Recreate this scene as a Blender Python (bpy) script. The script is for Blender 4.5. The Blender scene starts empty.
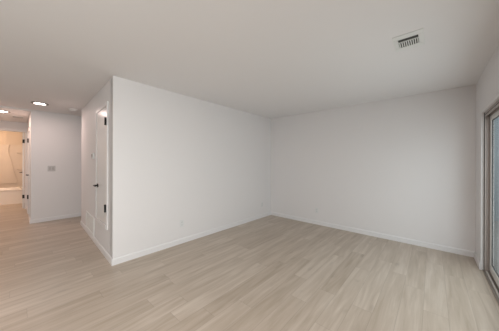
import bpy, bmesh, math, random
from mathutils import Vector, Matrix
random.seed(4)
SC = bpy.context.scene
COL = SC.collection
R = math.radians

# ------------------------------------------------------------------ camera
cd = bpy.data.cameras.new('camera'); cam = bpy.data.objects.new('camera', cd); COL.objects.link(cam)
cam.matrix_world = (Matrix.Translation((3.0762, -4.3011, 1.3332)) @ Matrix.Rotation(R(41.489), 4, 'Z')
                    @ Matrix.Rotation(R(90), 4, 'X') @ Matrix.Rotation(R(0.22), 4, 'Z'))
cd.sensor_fit = 'HORIZONTAL'; cd.sensor_width = 36; cd.lens = 206.66 / 499 * 36
cd.shift_y = -3.23 / 499; cd.clip_start = 0.02
SC.camera = cam

# ------------------------------------------------------------------ exposure, sky, daylight
SC.view_settings.view_transform = 'Standard'; SC.view_settings.look = 'None'
SC.view_settings.gamma = 1; SC.view_settings.use_curve_mapping = False
SC.view_settings.exposure = 0.21
w = bpy.data.worlds.new('sky'); SC.world = w; w.use_nodes = True
wn = w.node_tree.nodes; bg = wn['Background']
bg.inputs['Color'].default_value = (0.83, 0.93, 1.03, 1); bg.inputs['Strength'].default_value = 1.0

def area(name, loc, rot, sx, sy, power, color):
    l = bpy.data.lights.new(name, 'AREA'); l.shape = 'RECTANGLE'; l.size = sx; l.size_y = sy
    l.energy = power; l.color = color
    o = bpy.data.objects.new(name, l); COL.objects.link(o); o.location = loc; o.rotation_euler = rot
    o['kind'] = 'helper'
    return o
DAY = (1.0, 0.985, 0.975)
area('daylight_sliding_door', (3.80, -1.70, 1.05), (R(82), 0, R(90)), 2.1, 1.9, 27, (0.97, 0.985, 1.0))
area('side_window_fill', (3.95, -5.75, 1.35), (R(90), 0, R(90)), 1.9, 1.7, 92, DAY)  # lamp added outside the unseen side window to brighten the room


# ------------------------------------------------------------------ materials
def mat(name, col, rough=0.5, metal=0.0, spec=0.5, bump=0.0, bscale=300.0, var=0.0, emit=None):
    m = bpy.data.materials.new(name); m.use_nodes = True
    nt = m.node_tree; b = nt.nodes['Principled BSDF']
    b.inputs['Base Color'].default_value = (*col, 1)
    b.inputs['Roughness'].default_value = rough; b.inputs['Metallic'].default_value = metal
    b.inputs['Specular IOR Level'].default_value = spec
    tc = nt.nodes.new('ShaderNodeTexCoord')
    if bump:
        n = nt.nodes.new('ShaderNodeTexNoise'); n.inputs['Scale'].default_value = bscale
        nt.links.new(tc.outputs['Object'], n.inputs['Vector'])
        bp = nt.nodes.new('ShaderNodeBump'); bp.inputs['Strength'].default_value = bump
        bp.inputs['Distance'].default_value = 0.002
        nt.links.new(n.outputs['Fac'], bp.inputs['Height']); nt.links.new(bp.outputs['Normal'], b.inputs['Normal'])
    if var:
        n2 = nt.nodes.new('ShaderNodeTexNoise'); n2.inputs['Scale'].default_value = 1.7
        nt.links.new(tc.outputs['Object'], n2.inputs['Vector'])
        mx = nt.nodes.new('ShaderNodeMixRGB'); mx.inputs[1].default_value = (*[c * (1 - var) for c in col], 1)
        mx.inputs[2].default_value = (*[min(1, c * (1 + var)) for c in col], 1)
        nt.links.new(n2.outputs['Fac'], mx.inputs[0]); nt.links.new(mx.outputs[0], b.inputs['Base Color'])
    if emit:
        b.inputs['Emission Color'].default_value = (*emit[0], 1); b.inputs['Emission Strength'].default_value = emit[1]
    return m

M_WALL = mat('wall_paint', (0.78, 0.752, 0.748), 0.55, bump=0.12, bscale=220, var=0.008)
M_CEIL = mat('ceiling_paint', (0.83, 0.81, 0.81), 0.8, bump=0.15, bscale=160, var=0.008)
M_TRIM = mat('white_semi_gloss_trim', (0.79, 0.77, 0.77), 0.3, var=0.005)
M_DOOR = mat('white_door_paint', (0.80, 0.79, 0.78), 0.22, var=0.005)
M_PLASTIC = mat('white_plastic', (0.74, 0.735, 0.73), 0.35, var=0.005)
M_PLATE = mat('aged_white_plastic', (0.56, 0.54, 0.535), 0.35, var=0.005)
M_GREYPL = mat('grey_plastic', (0.45, 0.43, 0.42), 0.4, var=0.01)
M_NICKEL = mat('dull_nickel_trim', (0.30, 0.27, 0.25), 0.4, metal=0.4, var=0.01)
M_BLACK = mat('matte_black_metal', (0.012, 0.011, 0.010), 0.4, metal=0.3, bump=0.02)
M_DARK = mat('dark_duct_interior', (0.06, 0.06, 0.055), 0.8, var=0.05)
M_VENT = mat('white_enamelled_steel', (0.80, 0.80, 0.785), 0.4, var=0.01)
M_BRONZE = mat('taupe_aluminium', (0.43, 0.375, 0.35), 0.42, metal=0.1, bump=0.03, var=0.03)
M_SILL = mat('dark_track_aluminium', (0.30, 0.26, 0.225), 0.45, metal=0.3, var=0.08)
M_RAIL = mat('bare_aluminium', (0.72, 0.69, 0.66), 0.35, metal=0.2, var=0.03)
M_VINYL = mat('off_white_vinyl', (0.78, 0.76, 0.73), 0.4, var=0.01)
M_GASKET_SHADOW = mat('dark_gasket_rubber_and_shadow_line', (0.05, 0.05, 0.05), 0.7, var=0.03)
M_TUB = mat('white_enamel_tub', (0.90, 0.84, 0.79), 0.15, var=0.005)
M_SURR = mat('beige_moulded_surround', (0.62, 0.53, 0.45), 0.3, var=0.02)
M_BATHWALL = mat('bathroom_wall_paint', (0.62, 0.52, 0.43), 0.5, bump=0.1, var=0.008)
M_CONC = mat('patio_concrete', (0.38, 0.36, 0.33), 0.9, bump=0.3, bscale=60, var=0.08)
M_STUCCO = mat('exterior_stucco', (0.5, 0.48, 0.44), 0.9, bump=0.5, bscale=90, var=0.05)
M_FENCE = mat('weathered_fence_wood', (0.20, 0.235, 0.25), 0.85, bump=0.3, bscale=40, var=0.12)
M_LEAF = mat('hedge_leaf', (0.09, 0.15, 0.07), 0.6, var=0.25)

def mat_glass():
    m = bpy.data.materials.new('window_glass'); m.use_nodes = True; nt = m.node_tree; nt.nodes.clear()
    out = nt.nodes.new('ShaderNodeOutputMaterial'); t = nt.nodes.new('ShaderNodeBsdfTransparent')
    g = nt.nodes.new('ShaderNodeBsdfGlossy'); mx = nt.nodes.new('ShaderNodeMixShader'); fr = nt.nodes.new('ShaderNodeFresnel')
    t.inputs['Color'].default_value = (0.88, 0.92, 0.92, 1); g.inputs['Roughness'].default_value = 0.02
    fr.inputs['IOR'].default_value = 1.5
    ge = nt.nodes.new('ShaderNodeNewGeometry'); iv = nt.nodes.new('ShaderNodeMath'); iv.operation = 'SUBTRACT'; iv.inputs[0].default_value = 1.0
    nt.links.new(ge.outputs['Backfacing'], iv.inputs[1])
    ml = nt.nodes.new('ShaderNodeMath'); ml.operation = 'MULTIPLY'; nt.links.new(fr.outputs[0], ml.inputs[0]); nt.links.new(iv.outputs[0], ml.inputs[1])
    nt.links.new(ml.outputs[0], mx.inputs[0]); nt.links.new(t.outputs[0], mx.inputs[1]); nt.links.new(g.outputs[0], mx.inputs[2])
    nt.links.new(mx.outputs[0], out.inputs['Surface'])
    return m
M_GLASS = mat_glass()

def mat_floor():
    m = bpy.data.materials.new('oak_plank_floor'); m.use_nodes = True; nt = m.node_tree; N = nt.nodes; L = nt.links
    b = N['Principled BSDF']
    def math_(op, a, c=None, v=None):
        n = N.new('ShaderNodeMath'); n.operation = op
        if isinstance(a, (int, float)): n.inputs[0].default_value = a
        else: L.new(a, n.inputs[0])
        if c is not None:
            if isinstance(c, (int, float)): n.inputs[1].default_value = c
            else: L.new(c, n.inputs[1])
        return n.outputs[0]
    tc = N.new('ShaderNodeTexCoord'); sp = N.new('ShaderNodeSeparateXYZ'); L.new(tc.outputs['Object'], sp.inputs[0])
    W, LEN = 0.168, 1.22
    u = math_('DIVIDE', math_('ADD', sp.outputs['X'], 20 * W - 2.682 + 0.0), W)
    row = math_('FLOOR', u); fu = math_('FRACT', u)
    wn1 = N.new('ShaderNodeTexWhiteNoise'); wn1.noise_dimensions = '1D'; L.new(row, wn1.inputs['W'])
    v = math_('ADD', math_('DIVIDE', sp.outputs['Y'], LEN), math_('MULTIPLY', wn1.outputs['Value'], 7.0))
    idx = math_('FLOOR', v); fv = math_('FRACT', v)
    cb = N.new('ShaderNodeCombineXYZ'); L.new(row, cb.inputs[0]); L.new(idx, cb.inputs[1])
    wn2 = N.new('ShaderNodeTexWhiteNoise'); wn2.noise_dimensions = '2D'; L.new(cb.outputs[0], wn2.inputs['Vector'])
    # grain coordinates, shifted per plank
    off = math_('MULTIPLY', wn2.outputs['Value'], 37.0)
    gx = math_('ADD', math_('MULTIPLY', sp.outputs['X'], 11.0), off); gy = math_('ADD', math_('MULTIPLY', sp.outputs['Y'], 0.9), off)
    cg = N.new('ShaderNodeCombineXYZ'); L.new(gx, cg.inputs[0]); L.new(gy, cg.inputs[1])
    n1 = N.new('ShaderNodeTexNoise'); n1.inputs['Scale'].default_value = 1.6; n1.inputs['Detail'].default_value = 5
    n1.inputs['Distortion'].default_value = 0.6; L.new(cg.outputs[0], n1.inputs['Vector'])
    gx2 = math_('ADD', math_('MULTIPLY', sp.outputs['X'], 70.0), off); gy2 = math_('ADD', math_('MULTIPLY', sp.outputs['Y'], 3.0), off)
    cg2 = N.new('ShaderNodeCombineXYZ'); L.new(gx2, cg2.inputs[0]); L.new(gy2, cg2.inputs[1])
    n2 = N.new('ShaderNodeTexNoise'); n2.inputs['Scale'].default_value = 1.5; n2.inputs['Detail'].default_value = 4
    L.new(cg2.outputs[0], n2.inputs['Vector'])
    # knots
    cg3 = N.new('ShaderNodeCombineXYZ'); L.new(math_('MULTIPLY', sp.outputs['X'], 3.2), cg3.inputs[0]); L.new(math_('ADD', math_('MULTIPLY', sp.outputs['Y'], 1.1), off), cg3.inputs[1])
    n3 = N.new('ShaderNodeTexNoise'); n3.inputs['Scale'].default_value = 2.2; n3.inputs['Detail'].default_value = 2; L.new(cg3.outputs[0], n3.inputs['Vector'])
    t = math_('ADD', math_('MULTIPLY', wn2.outputs['Value'], 0.22), math_('MULTIPLY', n1.outputs['Fac'], 0.95))
    t = math_('ADD', t, math_('MULTIPLY', n2.outputs['Fac'], 0.22))
    t = math_('SUBTRACT', t, 0.23)
    cr = N.new('ShaderNodeValToRGB'); L.new(t, cr.inputs[0])
    e = cr.color_ramp.elements
    e[0].position = 0.15; e[0].color = (0.36, 0.288, 0.218, 1)
    e[1].position = 0.85; e[1].color = (0.61, 0.53, 0.45, 1)
    k = e.new(0.5); k.color = (0.475, 0.393, 0.318, 1)
    kr = N.new('ShaderNodeMapRange'); L.new(n3.outputs['Fac'], kr.inputs[0])
    kr.inputs[1].default_value = 0.66; kr.inputs[2].default_value = 0.76; kr.inputs[3].default_value = 1.0; kr.inputs[4].default_value = 0.82
    # seams between boards
    ex = math_('MINIMUM', fu, math_('SUBTRACT', 1.0, fu)); ey = math_('MULTIPLY', math_('MINIMUM', fv, math_('SUBTRACT', 1.0, fv)), LEN / W)
    ed = math_('MINIMUM', ex, ey)
    sr = N.new('ShaderNodeMapRange'); L.new(ed, sr.inputs[0])
    sr.inputs[1].default_value = 0.0; sr.inputs[2].default_value = 0.018; sr.inputs[3].default_value = 0.76; sr.inputs[4].default_value = 1.0
    fac = math_('MULTIPLY', kr.outputs[0], sr.outputs[0])
    vm = N.new('ShaderNodeVectorMath'); vm.operation = 'SCALE'; L.new(cr.outputs[0], vm.inputs[0]); L.new(fac, vm.inputs['Scale'])
    L.new(vm.outputs[0], b.inputs['Base Color'])
    b.inputs['Roughness'].default_value = 0.36; b.inputs['Specular IOR Level'].default_value = 0.6
    bp = N.new('ShaderNodeBump'); bp.inputs['Strength'].default_value = 0.25; bp.inputs['Distance'].default_value = 0.001
    L.new(math_('ADD', math_('MULTIPLY', n2.outputs['Fac'], 0.4), sr.outputs[0]), bp.inputs['Height']); L.new(bp.outputs[0], b.inputs['Normal'])
    return m
M_FLOOR = mat_floor()

# ------------------------------------------------------------------ mesh helpers
def box(bm, lo, hi, mtx=None):
    x0, y0, z0 = [min(a, b) for a, b in zip(lo, hi)]; x1, y1, z1 = [max(a, b) for a, b in zip(lo, hi)]
    v = [Vector(p) for p in ((x0,y0,z0),(x1,y0,z0),(x1,y1,z0),(x0,y1,z0),(x0,y0,z1),(x1,y0,z1),(x1,y1,z1),(x0,y1,z1))]
    vs = [bm.verts.new(mtx @ p if mtx else p) for p in v]
    for f in ((0,3,2,1),(4,5,6,7),(0,1,5,4),(1,2,6,5),(2,3,7,6),(3,0,4,7)):
        bm.faces.new([vs[i] for i in f])
    return vs
def prism(bm, pts, z0, z1):
    a = sum(pts[i][0]*pts[(i+1) % len(pts)][1] - pts[(i+1) % len(pts)][0]*pts[i][1] for i in range(len(pts)))
    if a < 0: pts = pts[::-1]
    lo = [bm.verts.new((x, y, z0)) for x, y in pts]; hi = [bm.verts.new((x, y, z1)) for x, y in pts]
    bm.faces.new(lo[::-1]); bm.faces.new(hi); n = len(pts)
    for i in range(n): bm.faces.new((lo[i], lo[(i+1) % n], hi[(i+1) % n], hi[i]))
def cyl(bm, c, r, h, axis='Z', seg=32, r2=None, mtx=None):
    m = Matrix.Translation(c)
    if axis == 'X': m = m @ Matrix.Rotation(R(90), 4, 'Y')
    if axis == 'Y': m = m @ Matrix.Rotation(R(-90), 4, 'X')
    if mtx: m = mtx @ m
    bmesh.ops.create_cone(bm, cap_ends=True, segments=seg, radius1=r, radius2=r if r2 is None else r2, depth=h, matrix=m)
def lathe(bm, prof, seg=40, c=(0, 0, 0)):
    rings = []
    for r, z in prof:
        if r < 1e-6: rings.append([bm.verts.new((c[0], c[1], c[2] + z))])
        else: rings.append([bm.verts.new((c[0] + r*math.cos(2*math.pi*i/seg), c[1] + r*math.sin(2*math.pi*i/seg), c[2] + z)) for i in range(seg)])
    for a, b in zip(rings, rings[1:]):
        for i in range(seg):
            j = (i+1) % seg
            if len(a) == 1 and len(b) > 1: bm.faces.new((a[0], b[i], b[j]))
            elif len(b) == 1 and len(a) > 1: bm.faces.new((a[i], b[0], a[j]))
            elif len(a) > 1: bm.faces.new((a[i], b[i], b[j], a[j]))
def obj(name, bm, m, parent=None, bevel=0.0, smooth=False, seg=2):
    bmesh.ops.recalc_face_normals(bm, faces=bm.faces[:])
    me = bpy.data.meshes.new(name); bm.to_mesh(me); bm.free(); me.materials.append(m)
    o = bpy.data.objects.new(name, me); COL.objects.link(o)
    if parent: o.parent = parent
    if smooth:
        for p in me.polygons: p.use_smooth = True
    if bevel:
        md = o.modifiers.new('bevel', 'BEVEL'); md.width = bevel; md.segments = seg; md.limit_method = 'ANGLE'; md.angle_limit = R(40)
    return o
def B(*boxes):
    bm = bmesh.new()
    for lo, hi in boxes: box(bm, lo, hi)
    return bm
def tag(o, label=None, cat=None, group=None, kind=None):
    for k, v in (('label', label), ('category', cat), ('group', group), ('kind', kind)):
        if v: o[k] = v
    return o
def thing(name, label, cat, loc, rotz=0.0, group=None, kind=None):
    o = bpy.data.objects.new(name, None); COL.objects.link(o); o.location = loc; o.rotation_euler = (0, 0, rotz)
    o.empty_display_size = 0.1
    return tag(o, label, cat, group, kind)
def struct(name, bm, m, label, cat, **k):
    return tag(obj(name, bm, m, None, **k), label, cat, None, 'structure')

H = 2.44; HS = 2.41
XR = 3.533; YA = -3.473; XF = -3.37; YS = -4.09; XB = -5.45; XT = -7.45
A = Vector((0, YA)); E = Vector((-2.504, -3.378)); D2 = (E - A).normalized(); ANG = math.atan2(D2.y, D2.x)
def cl(s, n=0.0): # point on the closet wall: s along it, n out of it into the hall
    p = A + D2 * s + Vector((-D2.y, D2.x)) * n; return (p.x, p.y)

# ------------------------------------------------------------------ structure
struct('floor', B(((XT-.1, -9.1, -.1), (3.555, .1, 0)),), M_FLOOR, 'light greige oak plank floor running through room and hallway', 'floor')
struct('ceiling', B(((XT-.1, -9.1, H), (3.75, .15, H+.12)),), M_CEIL, 'smooth white ceiling above the empty room', 'ceiling')
struct('ceiling_hallway', B(((XT, -5.9, HS), (XB-.06, YS, H+.05)), ((XB-.06, -5.16, HS), (XF, YS, H+.05))), M_CEIL, 'slightly lower ceiling over the hallway leading to the bathroom', 'ceiling')
struct('wall_back', B(((-.12, 0, 0), (3.7, .12, H)),), M_WALL, 'plain white far wall meeting the sliding door wall', 'wall')
bm = bmesh.new(); prism(bm, [(0, YA), (0, 0), (-.12, 0), cl(.12)], 0, H)
struct('wall_left', bm, M_WALL, 'long plain white wall left of the room corner', 'wall')
# closet wall with the raised service door opening
S0, S1, Z0, Z1 = .295, .945, .455, 2.105
bm = bmesh.new()
def seg_(s0, s1, z0, z1): prism(bm, [cl(s0), cl(s1), cl(s1, -.12), cl(s0, -.12)], z0, z1)
seg_(.06, S0, 0, H); seg_(S1, 2.506, 0, H); seg_(S0, S1, 0, Z0); seg_(S0, S1, Z1, H)
struct('wall_closet', bm, M_WALL, 'white closet wall with the raised door facing the hallway', 'wall')
struct('wall_passage_right', B(((-2.504, -3.26, 0), (-2.384, -1.2, H)),), M_WALL, 'white wall at the passage end of the closet', 'wall')
struct('wall_passage_end', B(((-3.49, -1.2, 0), (-2.384, -1.08, H)),), M_WALL, 'white wall closing the side passage', 'wall')
struct('wall_hall', B(((XF-.12, YS, 0), (XF, -1.2, H)),), M_WALL, 'white hallway wall carrying the light switches', 'wall')
DX0, DX1 = -4.60, -3.84
struct('wall_hall_side', B(((XF-.12, YS, 0), (DX1, YS+.12, H)), ((DX0, YS, 0), (XB-.12, YS+.12, H)), ((DX0, YS, 2.06), (DX1, YS+.12, H))), M_WALL,
       'narrow white hallway wall with a closed door seen edge on', 'wall')
BY0, BY1, BZ = -4.90, -4.122, 2.165
struct('wall_bath_door', B(((XB-.12, BY1, 0), (XB, YS, H)), ((XB-.12, -5.9, 0), (XB, BY0, H)), ((XB-.12, BY0, BZ), (XB, BY1, H))), M_WALL,
       'white wall around the bathroom doorway', 'wall')
struct('wall_hall_left', B(((XB, -5.22, 0), (XF, -5.1, H)),), M_WALL, 'white left wall of the hallway', 'wall')
struct('wall_bath_right', B(((XT, YS, 0), (XB-.12, YS+.12, H)),), M_BATHWALL, 'bathroom wall at the head of the tub', 'wall')
struct('wall_bath_left', B(((XT, -6.0, 0), (XB-.12, -5.9, H)),), M_BATHWALL, 'bathroom wall left of the tub', 'wall')
struct('wall_bath_back', B(((XT-.12, -6.0, 0), (XT, YS+.12, H)),), M_BATHWALL, 'warmly lit bathroom wall above the tub', 'wall')
struct('wall_room_left', B(((XF-.12, -9.0, 0), (XF, -5.22, H)),), M_WALL, 'white wall beside the front of the room', 'wall')
WX0, WX1, WZ0, WZ1 = -.2, 1.7, .45, 2.1
struct('wall_front', B(((XF-.12, -9.12, 0), (WX0, -9.0, H)), ((WX1, -9.12, 0), (3.7, -9.0, H)), ((WX0, -9.12, 0), (WX1, -9.0, WZ0)), ((WX0, -9.12, WZ1), (WX1, -9.0, H))), M_WALL,
       'white wall with an added wide window behind the viewer', 'wall')
SY0, SY1, SZ = -2.90, -.45, 1.955
VY0, VY1, VZ0, VZ1 = -6.65, -4.85, .5, 2.1
def wr(y0, y1, z0, z1): return ((XR, y0, z0), (3.64, y1, z1))
struct('wall_right', B(wr(SY1, .0, 0, H), wr(SY0, SY1, SZ, H), wr(VY1, SY0, 0, H), wr(VY0, VY1, 0, VZ0), wr(VY0, VY1, VZ1, H), wr(-9.0, VY0, 0, H)), M_WALL,
       'white wall around the sliding patio door', 'wall')

# baseboards
BH, BT = .082, .013
def bb(name, p, q, n, label, parent=None):
    p, q, n = Vector(p), Vector(q), Vector(n)
    b_ = bmesh.new()
    pr = [(0, 0), (BT, 0), (BT, BH-.012), (BT*.45, BH), (0, BH)]
    a = [b_.verts.new((*(p + n*o_), z)) for o_, z in pr]; c = [b_.verts.new((*(q + n*o_), z)) for o_, z in pr]
    k = len(pr)
    for i in range(k): b_.faces.new((a[i], a[(i+1) % k], c[(i+1) % k], c[i]))
    b_.faces.new(a[::-1]); b_.faces.new(c)
    return struct(name, b_, M_TRIM, label, 'baseboard')
NC = (-D2.y, D2.x)
bb('baseboard_back', (0, 0), (XR, 0), (0, -1), 'white baseboard along the far wall')
bb('baseboard_left', (0, YA-BT), (0, 0), (1, 0), 'white baseboard along the long left wall')
bb('baseboard_closet', cl(-BT*.5), cl(2.504+BT), NC, 'white baseboard under the raised closet door')
bb('baseboard_passage', (-2.504, -3.378), (-2.504, -1.2), (-1, 0), 'white baseboard round the closet end')
bb('baseboard_hall', (XF, YS-BT), (XF, -1.2), (1, 0), 'white baseboard below the light switches in the hallway')
bb('baseboard_right', (XR, SY1), (XR, 0), (-1, 0), 'short white baseboard between corner and sliding door')
bb('baseboard_right_front', (XR, -9.0), (XR, SY0), (-1, 0), 'white baseboard before the sliding door')
bb('baseboard_front', (XF, -9.0), (XR, -9.0), (0, 1), 'white baseboard under the added front window')
bb('baseboard_room_left', (XF, -9.0), (XF, -5.1), (1, 0), 'white baseboard at the left end of the room')
bb('baseboard_hall_side', (DX1+.06, YS), (XF, YS), (0, -1), 'short white baseboard at the hallway wall end')
bb('baseboard_hall_far', (XB, YS), (DX0-.06, YS), (0, -1), 'short white baseboard between the two hallway doors')
bb('baseboard_hall_left', (XB, -5.1), (XF, -5.1), (0, 1), 'white baseboard on the left side of the hallway')

# ------------------------------------------------------------------ sliding patio door (door_1)
d1 = thing('door_1', 'sliding glass patio door with taupe frame and pale panel at the right edge', 'sliding door', (3.56, SY0, 0), 0, None, 'structure')
LY = SY1 - SY0
fx0, fx1 = 0.0, .072      # local x, 0 is the room side of the frame
bm = B(((0, LY-.028, 0), (fx1, LY, SZ)), ((0, 0, 0), (fx1, .028, SZ)), ((0, .028, SZ-.03), (fx1, LY-.028, SZ)),
       ((0, LY-.040, .02), (.010, LY-.028, SZ-.03)), ((.034, LY-.05, .02), (.037, LY-.028, SZ-.03)), ((0, .028, SZ-.055), (.006, LY-.028, SZ-.03)), ((.034, .028, SZ-.06), (.037, LY-.028, SZ-.03)))
obj('door_frame', bm, M_BRONZE, d1, bevel=.0015)
bm = B(((-.012, .0, 0.0), (fx1, LY, .006)), ((-.012, 0, .006), (-.004, LY, .012)), ((.066, .03, .006), (.070, LY-.03, .026)), ((.034, .03, .006), (.037, LY-.03, .03)))
tr = None
bm2 = B(((-.003, LY-.030, .012), (0, LY, SZ)), ((-.003, 0, SZ-.032), (0, LY-.030, SZ-.028)), ((.0365, LY-.031, .012), (.0395, LY-.027, SZ-.03)))  # dark strips drawn in as the shadow lines along the frame edges
obj('shadow_line_strip', bm2, M_GASKET_SHADOW, d1)
tr = obj('track', bm, M_SILL, d1, bevel=.001)
bm = B(((.010, .03, .006), (.024, LY-.03, .018)), ((.048, .03, .006), (.052, LY-.03, .026)))
obj('rail', bm, M_RAIL, tr, bevel=.001)
def panel(x, y0, y1, nm):
    st = .075
    f = obj(nm, B(((x, y1-st, .03), (x+.024, y1, SZ-.035)), ((x, y0, .03), (x+.024, y0+st, SZ-.035)), ((x, y0+st, SZ-.035-st), (x+.024, y1-st, SZ-.035)), ((x, y0+st, .03), (x+.024, y1-st, .03+.09))), M_VINYL, d1, bevel=.003)
    g = .005
    obj('gasket', B(((x+.006, y1-st-g, .12), (x+.020, y1-st, SZ-.035-st)), ((x+.006, y0+st, .12), (x+.020, y0+st+g, SZ-.035-st)), ((x+.006, y0+st+g, SZ-.035-st-g), (x+.020, y1-st-g, SZ-.035-st)), ((x+.006, y0+st+g, .12), (x+.020, y1-st-g, .12+g))), M_GASKET_SHADOW, f)
    obj('pane', B(((x+.010, y0+st, .12), (x+.016, y1-st, SZ-.035-st)),), M_GLASS, f)
    return f
panel(.040, LY/2-.03, LY-.03, 'fixed_panel')
sl = panel(.008, .03, LY/2+.03, 'sliding_panel')
obj('pull_handle', B(((-.015, LY/2-.02, .92), (.008, LY/2+.005, 1.14)),), M_BRONZE, sl, bevel=.004)

# ------------------------------------------------------------------ unseen windows added behind the viewer to light the room
def window(n, wx, wy, mtx, width, z0, z1, label):
    t = thing('window_%d' % n, label, 'window', (wx, wy, 0), mtx, None, 'structure')
    f = .05
    obj('window_frame', B(((0, 0, z0), (f, .09, z1)), ((width-f, 0, z0), (width, .09, z1)), ((f, 0, z0), (width-f, .09, z0+f)), ((f, 0, z1-f), (width-f, .09, z1)), ((width/2-.03, .01, z0+f), (width/2+.03, .08, z1-f))), M_VINYL, t, bevel=.003)
    for a, b_ in ((f, width/2-.03), (width/2+.03, width-f)):
        obj('pane', B(((a, .04, z0+f), (b_, .046, z1-f)),), M_GLASS, t)
    obj('window_sill', B(((-.03, .09, z0-.02), (width+.03, .13, z0)),), M_TRIM, t, bevel=.003)
window(1, WX0, -9.11, 0, WX1-WX0, WZ0, WZ1, 'wide white framed window added in the front wall to light the room, unseen')
window(2, 3.635, VY0, R(90), VY1-VY0, VZ0, VZ1, 'white framed window added in the right wall to light the room, unseen')

# ------------------------------------------------------------------ raised closet door (door_2)
t = thing('door_2', 'short white closet door set above the floor with black lever', 'door', (A.x, A.y, 0), ANG, None, 'structure')
g = .055
obj('door_casing', B(((S0-g, 0, Z0-g), (S0, .016, Z1+g)), ((S1, 0, Z0-g), (S1+g, .016, Z1+g)), ((S0, 0, Z1), (S1, .016, Z1+g)), ((S0, 0, Z0-g), (S1, .020, Z0)),
                    ((S0-.001, -.11, Z0), (S0+.012, -.03, Z1)), ((S1-.012, -.11, Z0), (S1+.001, -.03, Z1)), ((S0, -.11, Z1-.012), (S1, -.03, Z1)), ((S0, -.11, Z0), (S1, -.03, Z0+.012))), M_TRIM, t, bevel=.003)
leaf = obj('door_leaf', B(((S0+.004, -.028, Z0+.004), (S1-.004, .010, Z1-.004)),), M_DOOR, t, bevel=.002)
def hinge(parent, x, y, z, h=.095, mtx=None):
    b_ = bmesh.new(); cyl(b_, (x, y+.004, z), .0085, h, seg=16); box(b_, (x-.018, y-.006, z-h/2), (x+.018, y+.001, z+h/2))
    return obj('hinge', b_, M_BLACK, parent)
for z in (1.89, .69):
    b_ = bmesh.new(); cyl(b_, (S0, .026, z), .011, .105, seg=16); box(b_, (S0-.022, .015, z-.05), (S0, .0185, z+.05)); box(b_, (S0, .0095, z-.05), (S0+.010, .0185, z+.05))
    obj('hinge', b_, M_BLACK, leaf)
def lever(parent, x, y, z, sgn, out=1):
    """lever set: rose on the face at y, lever pointing to sgn x, out = direction of the face"""
    b_ = bmesh.new(); cyl(b_, (x, y+out*.005, z), .031, .010, 'Y'); cyl(b_, (x, y+out*.030, z), .011, .05, 'Y', 20)
    l = obj('lever_handle', b_, M_BLACK, parent, bevel=.0015)
    b_ = B(((x-.012*sgn, y+out*.046, z-.010), (x+sgn*.115, y+out*.060, z+.010)),)
    obj('lever', b_, M_BLACK, l, bevel=.004)
lever(leaf, S1-.115, .010, .965, -1)

# ------------------------------------------------------------------ bathroom doorway (door_3), door swung into the bathroom
t = thing('door_3', 'white bathroom door standing open inward beside warm lit tub', 'door', (XB, BY1, 0), 0, None, 'structure')
wd = BY1-BY0; c_ = .058
obj('door_casing', B(((0, 0, 0), (.015, .031, BZ+c_)), ((0, -wd-c_, 0), (.015, -wd, BZ+c_)), ((0, -wd, BZ), (.015, 0, BZ+c_)),
                    ((-.13, -.014, 0), (.001, .001, BZ)), ((-.13, -wd-.001, 0), (.001, -wd+.014, BZ)), ((-.13, -wd, BZ-.014), (.001, 0, BZ+.001))), M_TRIM, t, bevel=.003)
lf = obj('door_leaf', B(((-.75, -.035, .012), (0, 0, BZ-.02)),), M_DOOR, t, bevel=.002)
lf.location = (-.085, -.022, 0); lf.rotation_euler = (0, 0, R(-1.0))
for z in (1.90, 1.12, .345):
    if z == 1.12: continue
    b_ = B(((-.085, -.019, z-.05), (-.010, -.0135, z+.05)), ((-.0855, -.058, z-.05), (-.079, -.019, z+.05))); cyl(b_, (-.088, -.024, z), .009, .1, seg=16)
    obj('hinge', b_, M_BLACK, t)
lever(lf, -.69, -.035, 1.0, 1, -1)
# baseboard stop
b_ = bmesh.new(); cyl(b_, (.02, .035, .03), .012, .035, 'X', 16); obj('door_stop', b_, M_BLACK, t)

# ------------------------------------------------------------------ closed hallway side door (door_4)
t = thing('door_4', 'closed white hallway door seen edge on left of the switch wall', 'door', (DX0, YS, 0), 0, None, 'structure')
wd = DX1-DX0
obj('door_casing', B(((-c_, -.015, 0), (0, 0, 2.06+c_)), ((wd, -.015, 0), (wd+c_, 0, 2.06+c_)), ((0, -.015, 2.06), (wd, 0, 2.06+c_)),
                    ((-.001, 0, 0), (.014, .11, 2.06)), ((wd-.014, 0, 0), (wd+.001, .11, 2.06)), ((0, 0, 2.046), (wd, .11, 2.06))), M_TRIM, t, bevel=.003)
lf = obj('door_leaf', B(((.017, .004, .012), (wd-.017, .04, 2.043)),), M_DOOR, t, bevel=.002)
for z in (1.86, .435):
    b_ = bmesh.new(); cyl(b_, (.016, -.012, z), .011, .1, seg=16); box(b_, (.0, -.010, z-.05), (.034, .005, z+.05)); obj('hinge', b_, M_BLACK, lf)
lever(lf, wd-.055, .004, 1.02, -1, -1)

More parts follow.
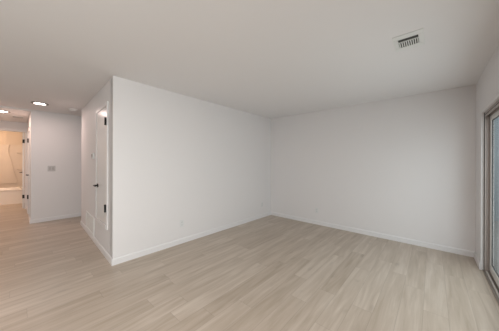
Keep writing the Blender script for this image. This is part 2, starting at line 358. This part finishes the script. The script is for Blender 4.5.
# ------------------------------------------------------------------ bathroom
t = thing('bathtub', 'white bathtub with a flat apron inside the warm lit bathroom', 'bathtub', (XT+.003, -5.89, 0))
L_, W_, T_ = 1.79, .75, .47
b_ = bmesh.new()
def rr(x0, y0, x1, y1, r, z, n=6):
    pts = []
    for cx, cy, a0 in ((x1-r, y1-r, 0), (x0+r, y1-r, 90), (x0+r, y0+r, 180), (x1-r, y0+r, 270)):
        for i in range(n+1):
            a = R(a0 + 90*i/n); pts.append(b_.verts.new((cx + r*math.cos(a), cy + r*math.sin(a), z)))
    return pts
loops = [rr(0, 0, W_-.02, L_, .004, 0), rr(0, 0, W_-.02, L_, .004, T_-.06), rr(0, 0, W_, L_, .006, T_-.045), rr(0, 0, W_, L_, .01, T_-.01), rr(.008, .008, W_-.01, L_-.01, .012, T_),
         rr(.07, .09, W_-.07, L_-.09, .10, T_), rr(.08, .10, W_-.08, L_-.10, .10, T_-.02), rr(.13, .2, W_-.13, L_-.14, .12, .10), rr(.2, .3, W_-.2, L_-.25, .10, .07)]
for p, q in zip(loops, loops[1:]):
    k = len(p)
    for i in range(k): b_.faces.new((p[i], p[(i+1) % k], q[(i+1) % k], q[i]))
b_.faces.new(loops[-1]); b_.faces.new(loops[0][::-1])
obj('tub_body', b_, M_TUB, t)
b_ = bmesh.new(); cyl(b_, (.37, L_-.26, .075), .03, .008); obj('drain', b_, M_BLACK, t)

t = thing('tub_surround', 'beige moulded tub surround with curved raised panel and corner shelves', 'tub surround', (XT, -5.89, 0))
SH = 1.89
b_ = B(((0.0, 0, T_), (.02, L_, SH)), ((.02, L_-.022, T_), (W_, L_-.002, SH)), ((.02, 0, T_), (W_, .02, SH)))
obj('back_panel', b_, M_SURR, t, bevel=.004)
# raised centre panel whose right edge swings outward towards the rim
b_ = bmesh.new(); pts = []
for i in range(15):
    z = SH-.0 - (SH-.60)*i/14; s_ = i/14
    off = .0 if s_ < .2 else (s_-.2)/.6
    pts.append((1.455 - .03*math.sin(math.pi*min(1, s_*3)) + .13*off**1.2 , z))
poly = [(.28, .60), (.28, SH)] + pts
fr = [b_.verts.new((.055, y, z)) for y, z in poly]; bk = [b_.verts.new((.018, y, z)) for y, z in poly]
b_.faces.new(fr); b_.faces.new(bk[::-1])
for i in range(len(poly)): b_.faces.new((fr[i], fr[(i+1) % len(poly)], bk[(i+1) % len(poly)], bk[i]))
obj('centre_panel', b_, M_SURR, t, bevel=.006)
for z in (1.05, 1.6):
    b_ = bmesh.new(); prism(b_, [(.02, L_-.022)] + [(.02 + .07*math.sin(R(a)), L_-.022 - .15*math.cos(R(a))) for a in range(0, 91, 15)], z, z+.025)
    obj('shelf', b_, M_SURR, t, bevel=.004)
bl = bpy.data.lights.new('bathroom_lamp', 'POINT'); bl.energy = 29; bl.color = (1.0, 0.735, 0.52); bl.shadow_soft_size = .12

t = thing('ceiling_lamp', 'round warm dome ceiling lamp inside the bathroom', 'ceiling lamp', (-6.25, -5.15, HS))
b_ = bmesh.new(); lathe(b_, [(0, 0), (.16, 0), (.16, -.02), (.15, -.025), (0, -.025)]); obj('lamp_base', b_, M_VENT, t)
M_WARMG = mat('lit_warm_glass', (1, .85, .65), .4, emit=((1, .70, .42), 6.0))
b_ = bmesh.new(); lathe(b_, [(.145, -.025), (.135, -.05), (.1, -.075), (.05, -.09), (0, -.095)]); obj('glass_dome', b_, M_WARMG, t, smooth=True)
lo = bpy.data.objects.new('bathroom_lamp', bl); COL.objects.link(lo); lo.location = (0, 0, -.2); lo.parent = t

# ------------------------------------------------------------------ ceiling fittings
M_LED = mat('lit_lens', (1, .95, .9), .4, emit=((1, .90, .82), 9.0))
def dup(root, loc, rotz=0, label=None, group=None):
    r = root.copy(); COL.objects.link(r); r.location = loc; r.rotation_euler = (0, 0, rotz)
    if label: r['label'] = label
    if group: r['group'] = group
    for ch in list(root.children):
        c = ch.copy(); COL.objects.link(c); c.parent = r
        for gch in ch.children:
            d = gch.copy(); COL.objects.link(d); d.parent = c
    return r
t = thing('ceiling_light', 'round flush ceiling light nearest the closet corner, on the main ceiling', 'ceiling light', (-2.525, -4.0, H), 0, 'flush ceiling lights')
b_ = bmesh.new(); lathe(b_, [(0, 0), (.122, 0), (.122, -.005), (.115, -.012), (.084, -.012), (.082, -.007), (0, -.007)]); obj('trim_ring', b_, M_NICKEL, t)
b_ = bmesh.new(); lathe(b_, [(.083, -.008), (.07, -.0095), (.04, -.0105), (0, -.011)]); obj('lens', b_, M_LED, t, smooth=True)
ll = bpy.data.lights.new('hallway_lamp', 'AREA'); ll.shape = 'DISK'; ll.size = .18; ll.energy = 6.4; ll.color = (1.0, .77, .71)
lo = bpy.data.objects.new('hallway_lamp', ll); COL.objects.link(lo); lo.location = (0, 0, -.02); lo.parent = t
hl = dup(t, (-3.83, -4.50, HS), 0, 'round flush ceiling light further down the hallway, cut by the left edge')
for ch in hl.children:
    if ch.type == 'LIGHT': ch.data = ch.data.copy(); ch.data.energy = 9.5; ch.data.color = (1.0, .71, .58)
room_fill = dup(t, (2.9, -5.0, H), 0, 'added round flush ceiling light filling the room from behind the viewer, unseen')  # unseen ceiling light added to brighten the room
for ch in room_fill.children:
    if ch.type == 'LIGHT': ch.data = ch.data.copy(); ch.data.energy = 50; ch.data.color = (1.0, .96, .93)

t = thing('smoke_detector', 'small round smoke detector on the ceiling by the closet end', 'smoke detector', (-2.60, -3.50, H))
b_ = bmesh.new(); lathe(b_, [(0, 0), (.075, 0), (.075, -.012), (.066, -.02), (0, -.02)]); obj('base', b_, M_PLASTIC, t)
b_ = bmesh.new(); lathe(b_, [(.06, -.02), (.058, -.034), (.045, -.042), (.02, -.044), (0, -.044)]); obj('cover', b_, M_PLASTIC, t, smooth=True)

# supply register above the room
t = thing('ceiling_vent', 'white rectangular air vent with dark louvers on the room ceiling', 'vent', (2.912, -1.94, H))
hx, hy, ix, iy = .108, .155, .074, .088
def ringbox(hx, hy, ix, iy, z0, z1): return B(((-hx, -hy, z0), (hx, -iy, z1)), ((-hx, iy, z0), (hx, hy, z1)), ((-hx, -iy, z0), (-ix, iy, z1)), ((ix, -iy, z0), (hx, iy, z1)))
obj('frame', ringbox(hx, hy, ix, iy, -.006, 0), M_VENT, t, bevel=.003)
obj('inner_rim', ringbox(ix, iy, ix-.003, iy-.003, -.008, -.004), M_VENT, t)
obj('duct_backing', B(((-ix, -iy, -.0015), (ix, iy, -.0005)),), M_DARK, t)
for i in range(9):
    x = -ix + .010 + i*(2*ix-.02)/8
    b_ = bmesh.new(); box(b_, (-.0035, -iy+.064, -.009), (.0035, iy-.006, -.002), Matrix.Translation((x, 0, 0)))
    obj('louver', b_, M_VENT, t)
obj('cross_bar', B(((-ix, -iy+.056, -.009), (ix, -iy+.064, -.002)),), M_VENT, t)

# small hall register
t = thing('ceiling_register', 'small slim register on the hallway ceiling before the bathroom doorway', 'vent', (-4.46, -4.27, HS))
obj('frame', B(((-.11, -.10, -.005), (.11, .10, 0)),), M_VENT, t, bevel=.002)
for i in range(3): obj('slat', B(((-.085+i*.06, -.085, -.010), (-.060+i*.06, .085, -.005)),), M_GREYPL, t)

# return-air grille
gs = 1.50
p = cl(gs); t = thing('return_air_grille', 'white return air grille with vertical slats low on the closet wall', 'vent', (p[0], p[1], .085), ANG)
gw, gh = .36, .31
obj('frame', B(((-gw, 0, 0), (gw, .012, .025)), ((-gw, 0, gh-.025), (gw, .012, gh)), ((-gw, 0, .025), (-gw+.025, .012, gh-.025)), ((gw-.025, 0, .025), (gw, .012, gh-.025))), M_VENT, t, bevel=.002)
obj('backing', B(((-gw+.02, .0005, .02), (gw-.02, .002, gh-.02)),), M_DARK, t)
for i in range(9):
    x = -gw+.065+i*(2*gw-.13)/8
    b_ = bmesh.new(); box(b_, (-.026, -.0015, .025), (.026, .0015, gh-.025), Matrix.Translation((x, .004, 0)) @ Matrix.Rotation(R(3), 4, 'Z')); obj('slat', b_, M_VENT, t)

# thermostat by the closet door
p = cl(1.24); t = thing('thermostat', 'small thermostat on the closet wall left of the raised door', 'thermostat', (p[0], p[1], 1.43), ANG)
obj('housing', B(((-.065, 0, -.05), (.065, .022, .05)),), M_PLASTIC, t, bevel=.006)
obj('display', B(((-.045, .022, -.015), (.045, .0235, .034)),), M_NICKEL, t)
obj('button_pad', B(((-.045, .022, -.038), (.045, .024, -.022)),), M_GREYPL, t)

# light switches on hallway wall
t = thing('light_switch', 'white double rocker switch plate on the hallway wall', 'light switch', (XF, -3.765, 1.175))
obj('wall_plate', B(((0, -.064, -.062), (.007, .064, .062)),), M_PLATE, t, bevel=.003)
for y in (-.024, .024):
    obj('rocker', B(((.006, y-.017, -.034), (.010, y+.017, .034)),), M_GREYPL, t, bevel=.002)

# outlets
t = thing('wall_outlet', 'white outlet low on the left wall, nearer the closet corner', 'outlet', (0, -2.495, .325), 0, 'wall outlets in the room')
obj('wall_plate', B(((0, -.035, -.058), (.006, .035, .058)),), M_PLASTIC, t, bevel=.003)
for z in (-.021, .021):
    r_ = obj('receptacle', B(((.006, -.017, z-.014), (.0085, .017, z+.014)),), M_PLASTIC, t, bevel=.003)
    obj('slots', B(((.0085, -.008, z-.002), (.009, -.0055, z+.008)), ((.0085, .0055, z-.002), (.009, .008, z+.008)), ((.0085, -.002, z-.010), (.009, .002, z-.006))), M_DARK, r_)
dup(t, (0, -.36, .315), 0, 'white outlet low on the left wall, close to the far room corner')
dup(t, (1.213, 0, .30), R(-90), 'white outlet low on the far wall')

# ------------------------------------------------------------------ outside the sliding door
struct('ground_patio', B(((3.64, -10, -.16), (9, 6, -.03)),), M_CONC, 'pale concrete patio outside the sliding door', 'patio')
struct('sill_outside', B(((3.632, SY0, -.1), (3.70, SY1, -.005)),), M_CONC, 'concrete sill below the sliding door', 'sill')
M_SIDE = mat('slate_blue_siding', (0.42, 0.48, 0.50), 0.8, bump=0.3, bscale=40, var=0.1)
struct('wall_patio_side', B(((3.64, 3.2, -.1), (7.0, 3.35, 3.4)),), M_SIDE, 'slate grey side wall closing the patio', 'wall')
t = thing('fence', 'grey board fence beyond the patio', 'fence', (6.8, -8, -.03))
for i in range(4): obj('fence_post', B(((.02, i*3, 0), (.11, i*3+.09, 1.9)),), M_FENCE, t)
b_ = bmesh.new()
for i in range(76): box(b_, (0, i*.145, .05), (.02, i*.145+.138, 1.8 + .01*random.random()))
obj('fence_boards', b_, M_FENCE, t)
b_ = bmesh.new()
for i in range(5200):
    y = random.uniform(-8, 3); z = random.uniform(1.0, 3.6 + .4*math.sin(y*1.7)); x = 7.3 + random.uniform(0, .9)
    m_ = Matrix.Translation((x, y, z)) @ Matrix.Rotation(random.uniform(0, 6.3), 4, 'Z') @ Matrix.Rotation(random.uniform(-1.4, 1.4), 4, 'X')
    s_ = random.uniform(.07, .14)
    vs = [b_.verts.new(m_ @ Vector(q)) for q in ((-s_*.5, 0, 0), (0, -s_*.3, .01), (s_*.8, 0, 0), (0, s_*.3, .01))]; b_.faces.new(vs)
tag(obj('hedge', b_, M_LEAF), 'green hedge growing beyond the grey fence', 'hedge', None, 'stuff')
